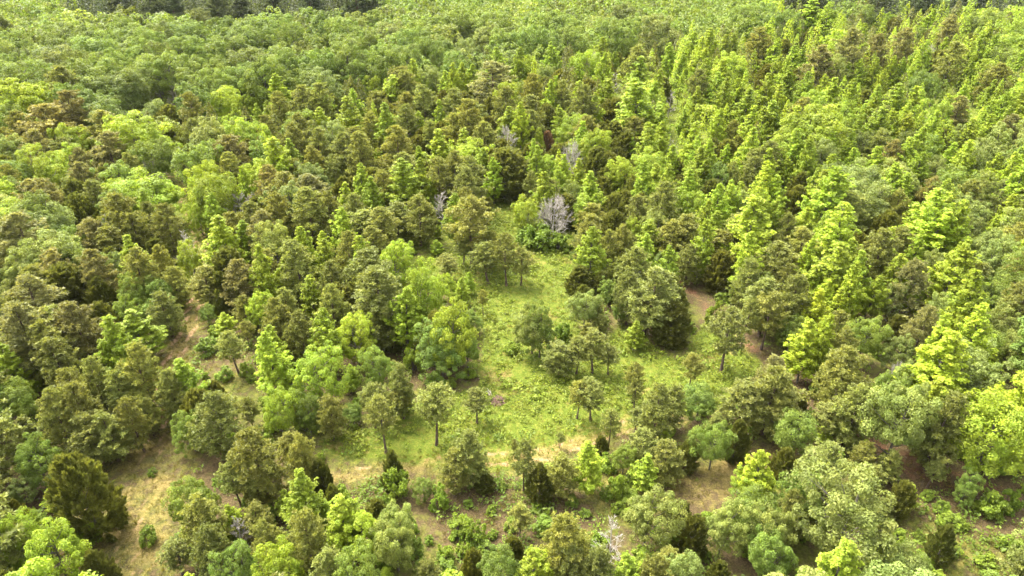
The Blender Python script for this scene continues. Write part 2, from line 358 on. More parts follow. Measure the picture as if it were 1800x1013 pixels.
def make_pine(seed, h=11.0, w=5.5, base=0.25, nwh=13, dens=1.0, flat=0.0):
    """pine: straight trunk, whorls of branches ending in needle pompoms"""
    r = np.random.default_rng(seed); T = Tubes()
    zs = np.linspace(0, 1, 9); bend = r.normal(scale=0.30, size=2)
    tr = np.stack([bend[0]*np.sin(zs*3.0), bend[1]*np.sin(zs*2.4+0.4)-bend[1]*math.sin(0.4), h*0.985*zs], 1)
    T.add(tr, 0.155*(1-0.88*zs)+0.01+0.07*(zs < 0.01), 8)
    cs, outs = [], []
    for b in range(nwh):
        u = (b+0.2)/nwh; t = base+(1-base)*u
        prof = (min(1, 0.55+u*2.2))*(1-u**2.2)**0.75
        for q in range(int(r.integers(4, 7))):
            a = q*6.283/5+r.uniform(-0.5, 0.5)+b*1.1
            Lb = max(0.4, 0.5*w*prof*r.uniform(0.70, 1.14)); el = math.radians(r.uniform(-6, 18)+32*u)
            tt = min(0.99, t+r.uniform(-0.03, 0.03))
            p0 = np.array([np.interp(tt, zs, tr[:, c]) for c in range(3)])
            dv = np.array([math.cos(a)*math.cos(el), math.sin(a)*math.cos(el), math.sin(el)])
            p1 = p0+dv*Lb+np.array([0, 0, 0.1*Lb])
            T.add([p0, p0+dv*Lb*0.55, p1], [0.035*(1.2-u), 0.022, 0.007], 4)
            m = max(2, int(Lb/0.27*dens))
            for s_ in range(m):
                s = 0.28+0.72*(s_+r.random())/m
                side = np.array([-math.sin(a), math.cos(a), 0])*r.normal(scale=0.30*Lb*0.55*min(1, s))
                c = p0+(p1-p0)*s+side+np.array([0, 0, r.uniform(0.0, 0.22)])
                for rep in range(2):
                    cs.append(c+r.normal(scale=0.17, size=3)); outs.append(norm(dv*0.6+np.array([0, 0, 0.75])+side*0.5))
    for q in range(10):
        cs.append(tr[-1]+r.normal(scale=(0.12, 0.12, 0.2))-np.array([0, 0, 0.15+0.05*q])); outs.append(np.array([0, 0, 1.0]))
    C = np.array(cs); C[:, 2] = np.minimum(C[:, 2], h-0.15); O = np.array(outs); nc = len(C)
    per = 21; k = np.repeat(np.arange(nc), per); n = len(k)
    ax = norm(r.normal(size=(n, 3))+0.75*O[k])
    ln = r.uniform(0.24, 0.40, n)
    pos = C[k]+ax*(ln*0.5)[:, None]
    nn = norm(r.normal(size=(n, 3))+0.4*np.array([0, 0, 1])); nn = norm(nn-ax*np.sum(nn*ax, 1, keepdims=True))
    cv = r.random(nc); var = np.clip(0.5*cv[k]+0.5*r.random(n), 0, 1)
    return T.mesh('pine_trunk'), leaves_mesh('pine_crown', leaf_arrays(r, pos, nn, ln, r.uniform(0.075, 0.13, n), ax=ax, fold=0.1), var), h, w

def make_cedar(seed, h=7.5, w=5.5, sharp=0.8):
    """dense egg or cone of fine upswept sprays down to the ground"""
    r = np.random.default_rng(seed); env = lobed(r, 18, 0.34); n = 21000
    nb = 250; i = np.arange(nb)+.5                       # feathery plumes over an egg-shaped body
    bu = (i/nb)**1.15; ba = i*2.39996+r.normal(scale=.25, size=nb)
    pr_ = (1-bu**(1.45+0.9*(1-sharp)))**(0.50+0.25*sharp)*np.minimum(1, 0.62+bu*1.5)
    ed = env(norm(np.stack([np.cos(ba), np.sin(ba), bu*2-1], 1)))
    R = 0.5*w*pr_*np.clip(ed, .7, 1.25)*np.where(np.arange(nb) % 4 == 0, r.uniform(.2, .5, nb), r.uniform(.60, .82, nb))
    B0 = np.stack([R*np.cos(ba), R*np.sin(ba), .15+bu*(h-1.05)], 1)
    bd = norm(np.stack([np.cos(ba), np.sin(ba), .55+1.6*bu], 1)+r.normal(scale=.16, size=(nb, 3)))
    bl = r.uniform(.75, 1.35, nb)*np.clip(.55+pr_*.6, .5, 1.1)
    k = np.repeat(np.arange(nb), n//nb); n = len(k); tt = r.random(n)**.8
    side = r.normal(size=(n, 3)); side = norm(side-bd[k]*np.sum(side*bd[k], 1, keepdims=True))
    pos = B0[k]+bd[k]*(bl[k]*tt)[:, None]+side*(r.random(n)**.5*.42*(1-.8*tt))[:, None]
    pos[:, 2] = np.clip(pos[:, 2], .05, h)
    ax = norm(bd[k]+side*.55+np.array([0, 0, .25])+r.normal(scale=.25, size=(n, 3)))
    nn = norm(side+np.array([0, 0, .4])+r.normal(scale=.5, size=(n, 3))); nn = norm(nn-ax*np.sum(nn*ax, 1, keepdims=True))
    ln = r.uniform(.22, .5, n); cv = r.random(nb)
    var = np.clip(.45*cv[k]+.55*r.random(n), 0, 1)
    T = Tubes(); zs = np.linspace(0, 1, 6)
    T.add(np.stack([0.05*np.sin(zs*5), 0.05*np.cos(zs*4), zs*h*0.9], 1), 0.14*(1-0.85*zs)+0.01, 7)
    for j in range(16):
        t = r.uniform(0.06, 0.7); b = r.uniform(0, 6.28); l = 0.42*w*(1-t)
        T.add([(0, 0, t*h), (math.cos(b)*l*0.6, math.sin(b)*l*0.6, t*h+0.35*l), (math.cos(b)*l, math.sin(b)*l, t*h+0.8*l)], [0.04, 0.025, 0.008], 4)
    return T.mesh('cedar_trunk'), leaves_mesh('cedar_crown', leaf_arrays(r, pos, nn, ln, ln*0.36, ax=ax), var), h, w

def make_shrub(seed, h=2.4, w=2.8, per=60, leaf=0.24):
    r = np.random.default_rng(seed); ncl = 34; T = Tubes()
    d = norm(r.normal(size=(ncl, 3))); d[:, 2] = np.abs(d[:, 2])*0.95+0.05
    C = d*np.array([w/2, w/2, h])*r.uniform(0.45, 0.92, ncl)[:, None]; C[:, 2] = np.clip(C[:, 2], 0.18, h-0.2)
    cr = r.uniform(0.22, 0.42, ncl); k = np.repeat(np.arange(ncl), per); n = len(k)
    ld = norm(r.normal(size=(n, 3))+0.6*norm(d)[k]+np.array([0, 0, 0.3]))
    pos = C[k]+ld*(cr[k]*r.uniform(0.4, 1.05, n))[:, None]; pos[:, 2] = np.maximum(pos[:, 2], 0.05)
    nn = norm(ld*0.6+np.array([0, 0, 0.7])+r.normal(scale=0.5, size=(n, 3))); s = leaf*r.uniform(0.6, 1.3, n)
    cv = r.random(ncl)
    for j in range(0, ncl, 2):
        T.add([(d[j][0]*0.06, d[j][1]*0.06, -0.05), C[j]*np.array([0.4, 0.4, 0.55]), C[j]], [0.03, 0.02, 0.006], 4)
    return T.mesh('shrub_stems'), leaves_mesh('shrub_foliage', leaf_arrays(r, pos, nn, s, s*0.62), np.clip(0.45*cv[k]+0.55*r.random(n), 0, 1)), h, w

def make_dead(seed, h=8.0, w=5.0, spread=0.6, depth=4, twigs=3):
    """bare dead tree: forking limbs and fine twigs"""
    r = np.random.default_rng(seed); T = Tubes(); B = Tubes()
    zs = np.linspace(0, 1, 8); lean = r.normal(scale=0.5, size=2)
    tr = np.stack([lean[0]*zs**1.5+0.12*np.sin(zs*6), lean[1]*zs**1.5+0.12*np.cos(zs*5)-0.12*(1-zs), h*0.86*zs], 1)
    T.add(tr, 0.085*(1-0.9*zs)+0.010, 7)
    def spray(p, d, L, rad, lev):
        q = p+d*L*.5+r.normal(scale=.05*L, size=3); e = p+d*L+np.array([0, 0, .06*L])+r.normal(scale=.06*L, size=3)
        B.add([p, q, e], [rad, rad*.75, rad*.4], 4 if lev > 1 else 3)
        if lev == 0: return
        for c in range(twigs+1):
            f = .25+.75*(c+r.random())/(twigs+1); pp = (p+(q-p)*f*2) if f < .5 else (q+(e-q)*(f-.5)*2)
            spray(pp, norm(d+r.normal(scale=.42, size=3)+np.array([0, 0, .08])), L*r.uniform(.38, .62), max(.010, rad*.55), lev-1)
    nb = 19
    for b in range(nb):
        t = .10+.86*(b+r.random())/nb; a = b*2.4+r.uniform(-.4, .4); el = math.radians(r.uniform(18, 40)+25*t)
        p0 = np.array([np.interp(t, zs, tr[:, c]) for c in range(3)])
        dv = np.array([math.cos(a)*math.cos(el), math.sin(a)*math.cos(el), math.sin(el)])
        spray(p0, dv, w*spread*r.uniform(.6, .85)*(1.05-.75*t)*(.55 if t < .2 else 1), .034*(1.25-t), 3)
    return T.mesh('dead_trunk'), B.mesh('dead_branches'), h, w

PROTO = {
 'broad': [make_broad(100+s, h=11, w=9, base=[.16, .1, .2, .14, .12, .18, .15][s], rc=[(.65, 1.15), (.55, 1.0), (.7, 1.3), (.6, 1.05), (.5, .95), (.75, 1.25), (.6, 1.1)][s], ncl=[120, 140, 105, 130, 150, 100, 125][s], per=[150, 130, 170, 138, 120, 175, 140][s], upright=[0, .3, 0, .5, .2, 0, .4][s]) for s in range(7)],
 'cone': [make_conical(200+s, h=12, w=[5.2, 6, 6.2, 6.6, 5.0, 7, 5.6, 5.4, 6][s], leaders=[1, 1, 2, 3, 1, 3, 2, 1, 2][s]) for s in range(9)],
 'pine': [make_pine(300+s, base=[.08, .13, .06, .1, .16, .09, .2, .07][s], w=[5.5, 6, 5.2, 5.8, 5.5, 6, 5, 6.2][s], nwh=[15, 14, 16, 14, 13, 15, 12, 14][s]) for s in range(8)],
 'qpine': [make_pine(400+s, base=[.34, .42, .28, .45, .36, .24][s], w=[5.2, 4.8, 5.6, 5, 5.4, 5.8][s], nwh=[11, 10, 12, 10, 11, 13][s], dens=0.85) for s in range(6)],
 'cedar': [make_cedar(500+s, sharp=[.62, .8, .5, .7, .9][s]) for s in range(5)],
 'shrub': [make_shrub(600+s) for s in range(5)],
 'dead': [make_dead(700+s, w=[5, 4.5, 5.5, 6.5, 4][s], spread=[.6, .55, .7, .8, .5][s], twigs=[3, 4, 3, 5, 3][s]) for s in range(5)],
}
def extents(fam, tr, cr, h, w):
    a = np.zeros(len(cr.vertices)*3, np.float32); cr.vertices.foreach_get('co', a); a = a.reshape(-1, 3)
    return tr, cr, float(np.percentile(a[:, 2], 99.7)), 2*float(np.percentile(np.hypot(a[:, 0], a[:, 1]), 96 if fam != 'dead' else 97))
PROTO = {f: [extents(f, *p) for p in L] for f, L in PROTO.items()}
#KIND: prototype family, default height, foliage colour, foliage material, bark, object name, category, phrase
KIND = {
 'P': ('pine', 11.0, (0.238, 0.258, 0.058), M_NEEDLE, M_PBARK, 'pine_tree', 'pine tree', 'olive-green pine'),
 'p': ('pine', 11.5, (0.238, 0.232, 0.072), M_NEEDLE, M_PBARK, 'pine_tree', 'pine tree', 'brownish olive pine'),
 'Q': ('qpine', 10.0, (0.245, 0.265, 0.06), M_NEEDLE, M_PBARK, 'pine_tree', 'pine tree', 'bare-trunked open pine'),
 'C': ('cedar', 7.5, (0.17, 0.184, 0.04), M_CEDAR, M_BBARK, 'cedar_tree', 'cedar tree', 'dark olive cedar'),
 'c': ('cedar', 7.0, (0.168, 0.18, 0.036), M_CEDAR, M_BBARK, 'cedar_tree', 'cedar tree', 'golden-brown cedar'),
 'G': ('cone', 12.0, (0.3, 0.388, 0.03), M_BROAD, M_BBARK, 'broadleaf_tree', 'broadleaf tree', 'lime pointed tree'),
 'g': ('cone', 12.0, (0.335, 0.41, 0.028), M_BROAD, M_BBARK, 'broadleaf_tree', 'broadleaf tree', 'yellow-lime pointed tree'),
 'O': ('broad', 11.0, (0.172, 0.236, 0.034), M_BROAD, M_BBARK, 'hardwood_tree', 'hardwood tree', 'rounded green hardwood'),
 'o': ('broad', 11.0, (0.265, 0.345, 0.028), M_BROAD, M_BBARK, 'hardwood_tree', 'hardwood tree', 'bright lime rounded hardwood'),
 'd': ('broad', 11.0, (0.135, 0.168, 0.028), M_BROAD, M_BBARK, 'hardwood_tree', 'hardwood tree', 'dark green rounded hardwood'),
 'H': ('broad', 11.0, (0.22, 0.27, 0.056), M_PALE, M_BBARK, 'hardwood_tree', 'hardwood tree', 'pale-topped rounded hardwood'),
 'B': ('shrub', 2.5, (0.18, 0.255, 0.022), M_BROAD, M_BBARK, 'shrub', 'shrub', 'low bright green shrub'),
 'D': ('dead', 8.0, (0.5, 0.5, 0.5), M_DEAD, M_DEAD, 'dead_tree', 'dead tree', 'bare grey dead tree'),
 'K': ('pine', 14.0, (0.09, 0.115, 0.046), M_NEEDLE, M_PBARK, 'pine_tree', 'pine tree', 'dark green far pine'),
 'R': ('cedar', 7.5, (0.27, 0.165, 0.1), M_CEDAR, M_BBARK, 'cedar_tree', 'cedar tree', 'rust-red dying cedar'),
}
HARDWOOD_EDGE = ([0, 180, 330, 450, 600, 800, 1000, 1200, 1400, 1600, 1800], [150, 190, 180, 150, 125, 110, 85, 60, 45, 20, 0])

# ------------------------------------------------------------------ trees read off the photograph
# per 600x338 pixel tile, coordinates three times enlarged: kind, x and y of the top, crown width [, y of the foot where the photo shows it]
TILES = {(0, 0): """P 280 345 200;o 90 420 300;p 345 475 220;p 220 550 330;o 680 590 340;d 620 370 230;o 1145 450 180;o 1320 430 160;H 1060 620 260;O 1050 735 260;
C 1290 730 170;c 880 545 170;P 980 480 140;G 1460 385 130;P 1455 480 130;G 1235 540 80;o 1200 610 150;G 1345 540 45;G 1410 525 55;P 1400 600 120;G 1600 525 80;G 1690 560 110;
P 1570 450 150;P 1680 430 150;C 1750 490 130;G 1440 725 170;G 1520 730 110;P 1560 835 110;P 1640 770 110;H 1755 830 130;P 1540 650 140;D 785 840 170 1010;O 610 845 230;P 650 810 130;
O 800 725 230;H 700 710 150;o 220 830 230;p 420 860 150;p 390 790 140;H 370 920 170;C 370 960 200;H 60 940 160;P 30 870 120;P 510 580 180;H 470 670 120;H 790 520 130;D 905 430 90;D 780 480 60;
H 60 720 160;O 30 560 200;P 1090 650 120;P 1180 800 150""",
(1, 0): """H 750 120 180;O 885 80 100;d 640 140 110;O 550 190 120;G 265 395 110;o 170 400 110;G 545 380 90;G 690 345 100;p 800 330 220;o 980 290 130;H 1080 340 110;D 1310 270 150;o 1300 262 170;G 1445 270 60;
G 1580 300 140;g 1415 420 110;D 1440 380 80;G 1690 200 60;G 1745 225 80;P 1560 240 160;o 440 410 110;H 460 350 160;H 945 430 75;P 1010 400 140;P 1170 430 130;C 1290 515 170;C 1440 520 160;C 1560 510 150;
P 1270 460 150;G 1560 420 220;G 1690 560 100;D 1740 480 90;P 440 450 150;P 330 370 130;G 40 510 130;P 140 590 120;P 330 550 130;G 400 590 90;C 470 540 150;P 600 600 130;P 680 530 170;C 790 520 150;P 870 470 140;
G 880 570 110;D 870 665 120;D 1005 650 90;G 1160 565 90;P 1000 590 110;C 1080 560 140;R 1085 700 75;G 1045 680 60;o 1340 690 190;D 1215 750 140;C 1450 650 150;C 1500 700 160;G 1530 730 70;D 1755 720 80;D 345 660 90;
P 80 700 170;P 290 670 180;g 510 680 150;G 280 745 60;P 270 790 90;G 185 785 60;G 405 770 70;g 330 840 170;G 160 930 110;P 470 640 110;P 690 650 90;P 750 640 140;G 745 780 110;C 860 780 260 1040;o 1100 820 140;
g 1080 905 130;G 1150 875 90;C 1350 780 170;o 1470 835 160;G 1740 770 110;G 1670 860 110;G 1690 640 110;C 1760 830 130;P 600 800 160;P 500 830 150;P 660 880 150;D 560 920 110;G 470 945 60;H 1230 960 140;G 20 960 100;P 1000 900 80""",
(2, 0): """G 690 0 170;G 780 10 110;O 990 25 140;o 1095 65 80;G 1310 45 90;p 1190 150 140;D 1315 230 80;O 1255 140 90;p 900 150 170;p 1050 180 130;p 740 240 150;C 540 210 160;P 400 150 150;G 60 170 90;G 150 150 110;G 110 200 120;
G 225 185 80;G 280 175 70;P 100 370 130;G 430 235 80;G 520 290 90;G 640 250 80;H 830 285 150;G 885 330 60;G 950 310 70;G 1030 300 80;g 1075 360 60;G 1120 290 70;G 1180 300 70;G 1240 310 80;O 1270 360 130;o 1380 355 90;
O 1350 410 100;G 1160 430 160;O 1730 260 170;o 1610 310 120;G 1590 360 80;G 1640 420 80;G 1520 340 50;g 1470 340 40;p 1470 500 120;G 190 380 110;G 300 410 90;G 350 465 110;G 460 385 120;G 580 340 100;G 665 370 100;G 750 385 80;
G 810 400 110;G 490 530 130;G 440 560 120;o 700 560 340;o 860 520 190;G 200 570 100;G 70 570 80;G 90 460 90;G 20 570 70;P 280 630 80;R 320 650 60;G 1020 500 90;G 1060 560 130;g 1210 590 110;G 1500 570 60;g 1550 620 100;H 1700 640 190;
H 1490 650 130;p 1760 600 120;H 1350 820 150;G 1360 670 90;G 1430 750 70;g 1520 740 110;g 1720 710 70;d 970 680 170;d 1180 700 160;p 1130 740 120;G 930 630 80;G 110 780 130;G 240 760 60;O 190 860 150;G 310 770 80;P 260 850 100;
G 480 780 120;G 570 820 70;C 630 905 140;g 320 960 80;G 800 890 220;G 920 780 90;G 1040 770 120;G 1110 850 140;G 1260 800 110;G 1190 910 120;H 1610 920 150;H 1720 940 130;g 1670 810 90;p 1320 930 110;P 380 820 110;P 1450 220 140;
G 1390 190 70;O 1700 160 110;O 1560 70 110;p 1430 80 110;O 1650 40 150;H 1570 780 150;G 1750 470 90""",
(0, 1): """O 180 10 300;H 200 80 260;p 80 130 260;c 400 20 200;P 620 10 200;D 530 100 120 280;P 690 120 150;P 770 60 120;P 850 70 160;o 1030 60 90;G 1140 130 180;G 1250 150 130;G 1110 0 110;D 1250 0 190 190;D 970 205 130;
H 1420 160 210 470;P 1560 250 190;G 1690 195 90;G 1690 240 110;P 1440 0 180;P 1600 -20 200;P 1720 0 160;g 1500 340 60;G 1620 430 90;P 1740 350 140;H 60 310 260;p 280 310 180;c 320 400 300;c 500 460 200;p 480 310 180;
H 590 340 90;P 700 320 170;P 820 290 130;P 910 390 140 600;O 680 460 110;O 820 450 120;C 1180 300 240 585;P 1060 390 170 600;P 840 510 160 760;o 990 280 100;H 30 470 130;p 60 600 260;p 390 580 220;C 520 600 200;O 620 560 120;
G 690 620 200 880;G 560 665 170;P 715 800 220;P 230 790 200;P 470 880 180;P 370 930 200;P 590 950 150;D 430 820 110 890;P 890 940 150;G 960 880 150;Q 1205 730 140 965;G 1170 635 90 760;P 1275 550 110 730;Q 1280 680 80 810;
B 1075 770 110 850;P 1440 560 160;c 1530 765 90;G 1410 700 120;G 1400 750 180;o 1640 830 270;G 1700 620 180;P 1560 630 150;P 1490 500 110;o 1340 540 120;P 1720 480 160;O 1080 600 90 700;B 1170 930 90 985;B 1290 900 80 960""",
(1, 1): """Q 115 100 220 350;P 60 0 150;P 290 60 180 270;P 400 20 180 280;D 520 0 140 190;Q 680 20 230 375;P 780 200 130 400;Q 770 270 150 480;Q 870 220 130 495;Q 950 290 120 490;Q 640 240 110 380;Q 560 330 150 470;Q 745 515 50 645;
o 988 20 120 240;D 1125 15 230 265;B 1040 170 190 290;B 1150 220 140 300;B 980 150 110 250;o 1280 10 200 200;P 1330 60 150 240;C 1450 0 160;P 1560 10 120;G 1330 180 140 500;P 1410 200 110 430;P 1490 160 110;C 1260 390 150 540;G 1640 150 130 390;
H 1690 90 170;G 1730 280 120 530;o 1540 130 80;P 1630 400 260 750;P 1530 420 140 700;O 1420 460 120 600;O 1480 580 80 690;G 1560 680 100 830;H 1290 520 180 720;P 1340 560 120 700;O 1050 600 180 870;H 1010 600 130 850;B 1175 690 90 780;
P 1150 790 160 960;Q 1250 760 130 960;Q 1340 730 160 950;Q 1420 810 110 960;P 1310 690 90 840;Q 1560 900 100 1110;o 270 245 200;o 400 380 240 760;o 560 430 80 570;o 570 570 250 930;O 520 710 270 970;O 660 740 140 930;P 170 380 280;
c 150 540 170;C 230 610 160;o 60 640 230;O 180 810 180;P 300 900 140;B 370 830 110 940;G 675 420 60 540;G 500 250 60 330;B 900 790 90 840;P 30 200 150""",
(2, 1): """o 80 0 180;H 320 0 150;G 400 20 230;P 560 115 110;C 610 -30 200;g 660 80 120;G 850 60 210;Q 210 200 190 420;P 40 280 120 490;c 1090 105 200;P 1080 200 200;C 950 220 120;G 1240 60 120;G 1380 0 260;H 1570 130 140;
g 1750 80 110;g 1670 130 90;d 1690 10 150;P 1150 -10 150;G 830 255 190;C 740 250 130;P 370 330 150;O 400 410 130;P 560 370 120;P 640 430 200;G 1260 240 110;G 1480 280 200;p 1220 360 170;H 1340 320 110;p 1780 330 130;O 1680 460 190;
g 770 460 100;g 730 500 150;g 850 500 70;G 1030 430 110;G 1240 440 100;H 1130 480 140;H 1390 540 170;Q 480 530 170 830;Q 360 560 110 820;Q 560 580 100 800;B 180 580 90 700;Q 265 620 200 950;O 600 655 120 860;g 690 665 150 1000;
P 830 620 120;O 1000 640 220;H 1190 740 130;p 1300 600 170;P 870 720 150;P 880 820 230;O 1110 950 100;H 1220 900 140;g 1430 750 270;H 1720 610 200;H 1760 740 120;O 1640 700 180;p 490 850 150;P 500 920 220;Q 60 850 110 1050;D 1150 880 80""",
(0, 2): """P 250 40 220;P 380 0 220;P 440 150 220 410;P 530 150 200 400;P 660 70 160 350;D 560 50 140 160;P 740 60 90 270;P 880 0 130 220;P 1110 50 240 400;O 970 150 100 350;Q 1200 60 110 220;Q 1290 70 100 240;o 1460 20 220;O 1600 60 170 280;
P 1720 60 110 295;O 40 0 200;O 130 280 180;c 340 370 340 790;H 60 510 160 640;o 200 730 330;o 40 690 140;c 40 610 130;C 470 880 180;B 430 740 150 840;P 1330 250 250;P 1560 280 130;Q 1210 410 140 650;Q 1330 470 120 660;C 1680 400 110;
G 1560 450 180;C 1740 530 90;P 1030 600 200;P 1080 760 170;O 1000 520 120;Q 900 840 160 1010;g 1200 630 80 820;D 1240 710 130 880;P 1390 720 140;P 1590 680 210;o 1460 870 240;B 1380 640 110 720;P 1710 900 100;G 1780 600 100;O 1240 850 110;B 760 760 100 830;B 800 450 50 475""",
(1, 2): """Q 150 0 130 230;Q 200 70 160 360;Q 310 -10 130 180;Q 270 90 80 200;Q 480 10 190 320;Q 710 30 120 205;Q 1255 -20 110 180;Q 1330 -30 150 190;Q 1560 -20 90 130;Q 1425 130 110 340;Q 1560 125 90 250;P 1680 0 170;P 1760 0 100;Q 1155 250 50 335;
C 265 360 110 560;B 280 440 90 585;P 680 250 190 530;P 600 340 160 560;C 760 470 110 555;Q 965 305 130 560;C 1050 420 160 600;P 1160 370 160 590;G 1320 300 150 570;G 1605 375 130 565;C 1375 270 80 390;P 1610 240 170 430;G 1700 185 60 340;
O 1500 320 100 470;B 1460 480 110 590;P 1720 300 180 510;O 430 490 120 610;B 510 540 80 650;B 215 590 50 640;Q 940 640 120 805;P 1190 680 260;D 1450 710 190 950;H 1640 540 290;H 280 630 220;H 270 720 230;G 30 600 120;o 100 690 130;
B 700 720 120 820;P 1190 840 180;P 1370 870 170;g 1030 840 150;C 690 870 150;C 900 800 120;B 540 860 100 930;G 1520 890 130;P 1690 930 200;O 850 860 150;O 30 900 110;B 610 770 70 815;B 790 640 60 675;B 640 690 50 715;Q 910 290 40 370;B 800 770 60 800""",
(2, 2): """Q 350 0 220 280;Q 520 0 240 260;O 600 120 210 370;G 760 210 80 320;P 850 100 220 310;P 960 0 200;O 190 195 180 450;C 310 190 130 400;C 40 280 120;g 440 360 150;o 390 430 200 610;C 560 340 140 500;P 780 320 200 560;O 650 470 170;
P 600 560 130;H 930 490 540;C 1170 520 130;P 980 310 130 480;P 1130 350 120 510;B 1075 345 40 385;Q 1345 400 100 545;H 1220 0 180 420;g 1370 0 200;P 1450 30 220 450;o 1730 50 260 520;O 1530 470 110 630;B 1660 570 150 680;C 1420 750 150;
H 250 620 230;O 430 560 150;H 520 650 120;O 500 780 180;c 80 690 180;H 60 890 150;c 210 930 120;H 1250 890 200;B 1750 550 100 660;B 1380 620 90 670;B 1480 700 90 750;B 1300 560 70 600""",
}
TREES = []   # dicts: kind, x, y, h, w (metres), px, py (crown centre in the photo), hand
for (ti, tj), txt in TILES.items():
    oy = [0, 338, 676][tj]
    for ent in txt.replace('\n', '').split(';'):
        e = ent.split()
        if not e: continue
        k = e[0]; v = [float(a) for a in e[1:]]
        px, py, wp = ti*600+v[0]/3, oy+v[1]/3, v[2]/3
        fam, hd = KIND[k][0], KIND[k][1]
        if len(v) > 3:
            by = oy+v[3]/3
            nx_ = 900+(px-900)*(1+(by-py)*0.0)      # foot under the top along the plumb line
            vy = 506.5+FPX/math.tan(PITCH)          # vanishing point of plumb lines
            nx_ = px+(900-px)*(by-py)/(vy-py)
            x, y = ground_at(nx_, by)
            d = ray(px, py); t = y/d[1]
            h = CAM_H+d[2]*t-float(terrain(x, y)); h = float(np.clip(h, 0.8, 17))
        else:
            h = hd*(1+0.13*math.sin(px*1.7+py*2.3))
            far = np.clip((200-py)/120, 0, 1)*(0.25 if fam in ('broad', 'cone', 'pine') else 0.12)
            h *= 1+far
            if fam == 'dead' and wp < 30: h *= 0.9
            for _ in range(3):     # usual height for a crown of this breadth
                x, y = at_height(px, py, h); dist = float(project(x, y, h*0.6)[2])
                hw = wp*dist/FPX*{'pine': 2.0, 'qpine': 2.1, 'cedar': 1.35, 'cone': 2.1, 'broad': 1.2, 'shrub': .8, 'dead': 1.7}[fam]
                h0_ = hd*(1+far)*(1+0.08*math.sin(px*1.7+py*2.3)); h = float(np.clip(0.75*hw+0.25*h0_, 0.55*h0_, 1.12*h0_))
            x, y = at_height(px, py, h)
        dist = float(project(x, y, h*0.6)[2])
        w = wp*dist/FPX
        lo = {'pine': .44, 'qpine': .36, 'cedar': .45, 'cone': .40, 'broad': .62, 'shrub': .7, 'dead': .35}[fam]
        hi = {'pine': .9, 'qpine': .75, 'cedar': 1.15, 'cone': .85, 'broad': 1.3, 'shrub': 2.2, 'dead': 1.2}[fam]
        w = float(np.clip(w, lo*h, hi*h))
        qx, qy, dep = project(x, y, h*0.62)
        TREES.append(dict(src=(ti, tj, ent), k=k, x=x, y=y, h=h, w=w, px=float(qx), py=float(qy), dep=float(dep), hand=True))

# ------------------------------------------------------------------ woods between them: spacing on the ground, kinds by stand
def stand_kind(px, py, r):
    edge = np.interp(px, *HARDWOOD_EDGE)
    if py < 24+6*math.sin(px*.02) and 120 < px < 660: return 'K'
    if py < 12 and 1380 < px: return r.choice('KKO')
    if py < edge-6:
        return r.choice(list('OOOOHOdO')) if px < 1350 else r.choice(list('OOodPPGH'))
    if px > 1450 and py > 190: return r.choice(list('GGGHHOPH'))
    if px > 1130: return r.choice(list('GGGGGGPPCo')) if py < 420 else r.choice(list('GPPOHC'))
    if px < 600: return r.choice(list('PPPpCGOHo'))
    return r.choice(list('PPPCCGGo'))
rr = random.Random(5)
cand = []
yy = 30.0
while yy < 470:
    s = 3.0 if yy < 150 else (5.4 if yy < 230 else 6.6)
    half = (yy*CP+CAM_H*SP)*0.80+10
    xx = -half
    while xx < half:
        cand.append((xx+rr.uniform(-.45, .45)*s, yy+rr.uniform(-.45, .45)*s)); xx += s
    yy += s*0.9
CX = np.array(cand)
cl_, sc_, tr_ = open_masks(CX); opn = np.minimum(np.minimum(cl_, sc_), np.min(np.stack(tr_), 0))
hand = [t for t in TREES]
HX = np.array([[t['x'], t['y'], t['w']/2, t['px'], t['py'], t['dep']] for t in hand])
fill = []; cell = {}
def near_fill(x, y, rad):
    for i in range(int(x//8)-1, int(x//8)+2):
        for j in range(int(y//8)-1, int(y//8)+2):
            for (a, b, c) in cell.get((i, j), ()):
                if (a-x)**2+(b-y)**2 < (0.58*(c+rad))**2: return True
    return False
for i in np.random.default_rng(9).permutation(len(cand)):
    x, y = cand[i]
    if opn[i] < 1.6: continue
    tx, ty, _ = project(x, y, 11.0)
    k = stand_kind(tx, ty, rr)
    fam, hd = KIND[k][0], KIND[k][1]
    far = min(max((y-110)/120, 0), 1)
    h = hd*rr.uniform(.72, .98)*(1+0.34*far)
    if ty < np.interp(tx, *HARDWOOD_EDGE)-6: h = max(h, hd*1.15)*rr.uniform(.88, 1.2)
    w = h*{'pine': .56, 'cedar': .72, 'cone': .42, 'broad': .8}[fam]*rr.uniform(.85, 1.2)
    # keep clear of hand-read trees, and never stand in front of one or of the open land
    d2 = (HX[:, 0]-x)**2+(HX[:, 1]-y)**2
    if np.any(d2 < (0.50*(HX[:, 2]+w/2))**2): continue
    cx, cy, cd = project(x, y, h*0.6); topx, topy, _ = project(x, y, h)
    rw = FPX*w/2/cd; rh = abs(cy-topy)*1.25
    beh = HX[:, 5] > cd+1.0
    if np.any(beh & (((HX[:, 3]-cx)/rw)**2+((HX[:, 4]-cy)/rh)**2 < (1.3 if y < 62 else 0.62))): continue
    if y < 140:
        pp = [(cx+a*rw*0.8, cy+b*rh*0.9) for a, b in ((0, -1), (-.8, -.3), (.8, -.3), (0, 0), (-.6, .5), (.6, .5))]
        G_ = np.array([at_height(q[0], q[1], 0.0) for q in pp]); a_, b_, c_ = open_masks(G_)
        if np.any(np.minimum(np.minimum(a_, b_), np.min(np.stack(c_), 0)) < 0): continue
    if near_fill(x, y, w/2): continue
    if not (-90 < cx < 1890 and topy < 1080 and cy+rh > -45): continue
    cell.setdefault((int(x//8), int(y//8)), []).append((x, y, w/2))
    fill.append(dict(k=k, x=x, y=y, h=h, w=w, px=float(cx), py=float(cy), dep=float(cd), hand=False))
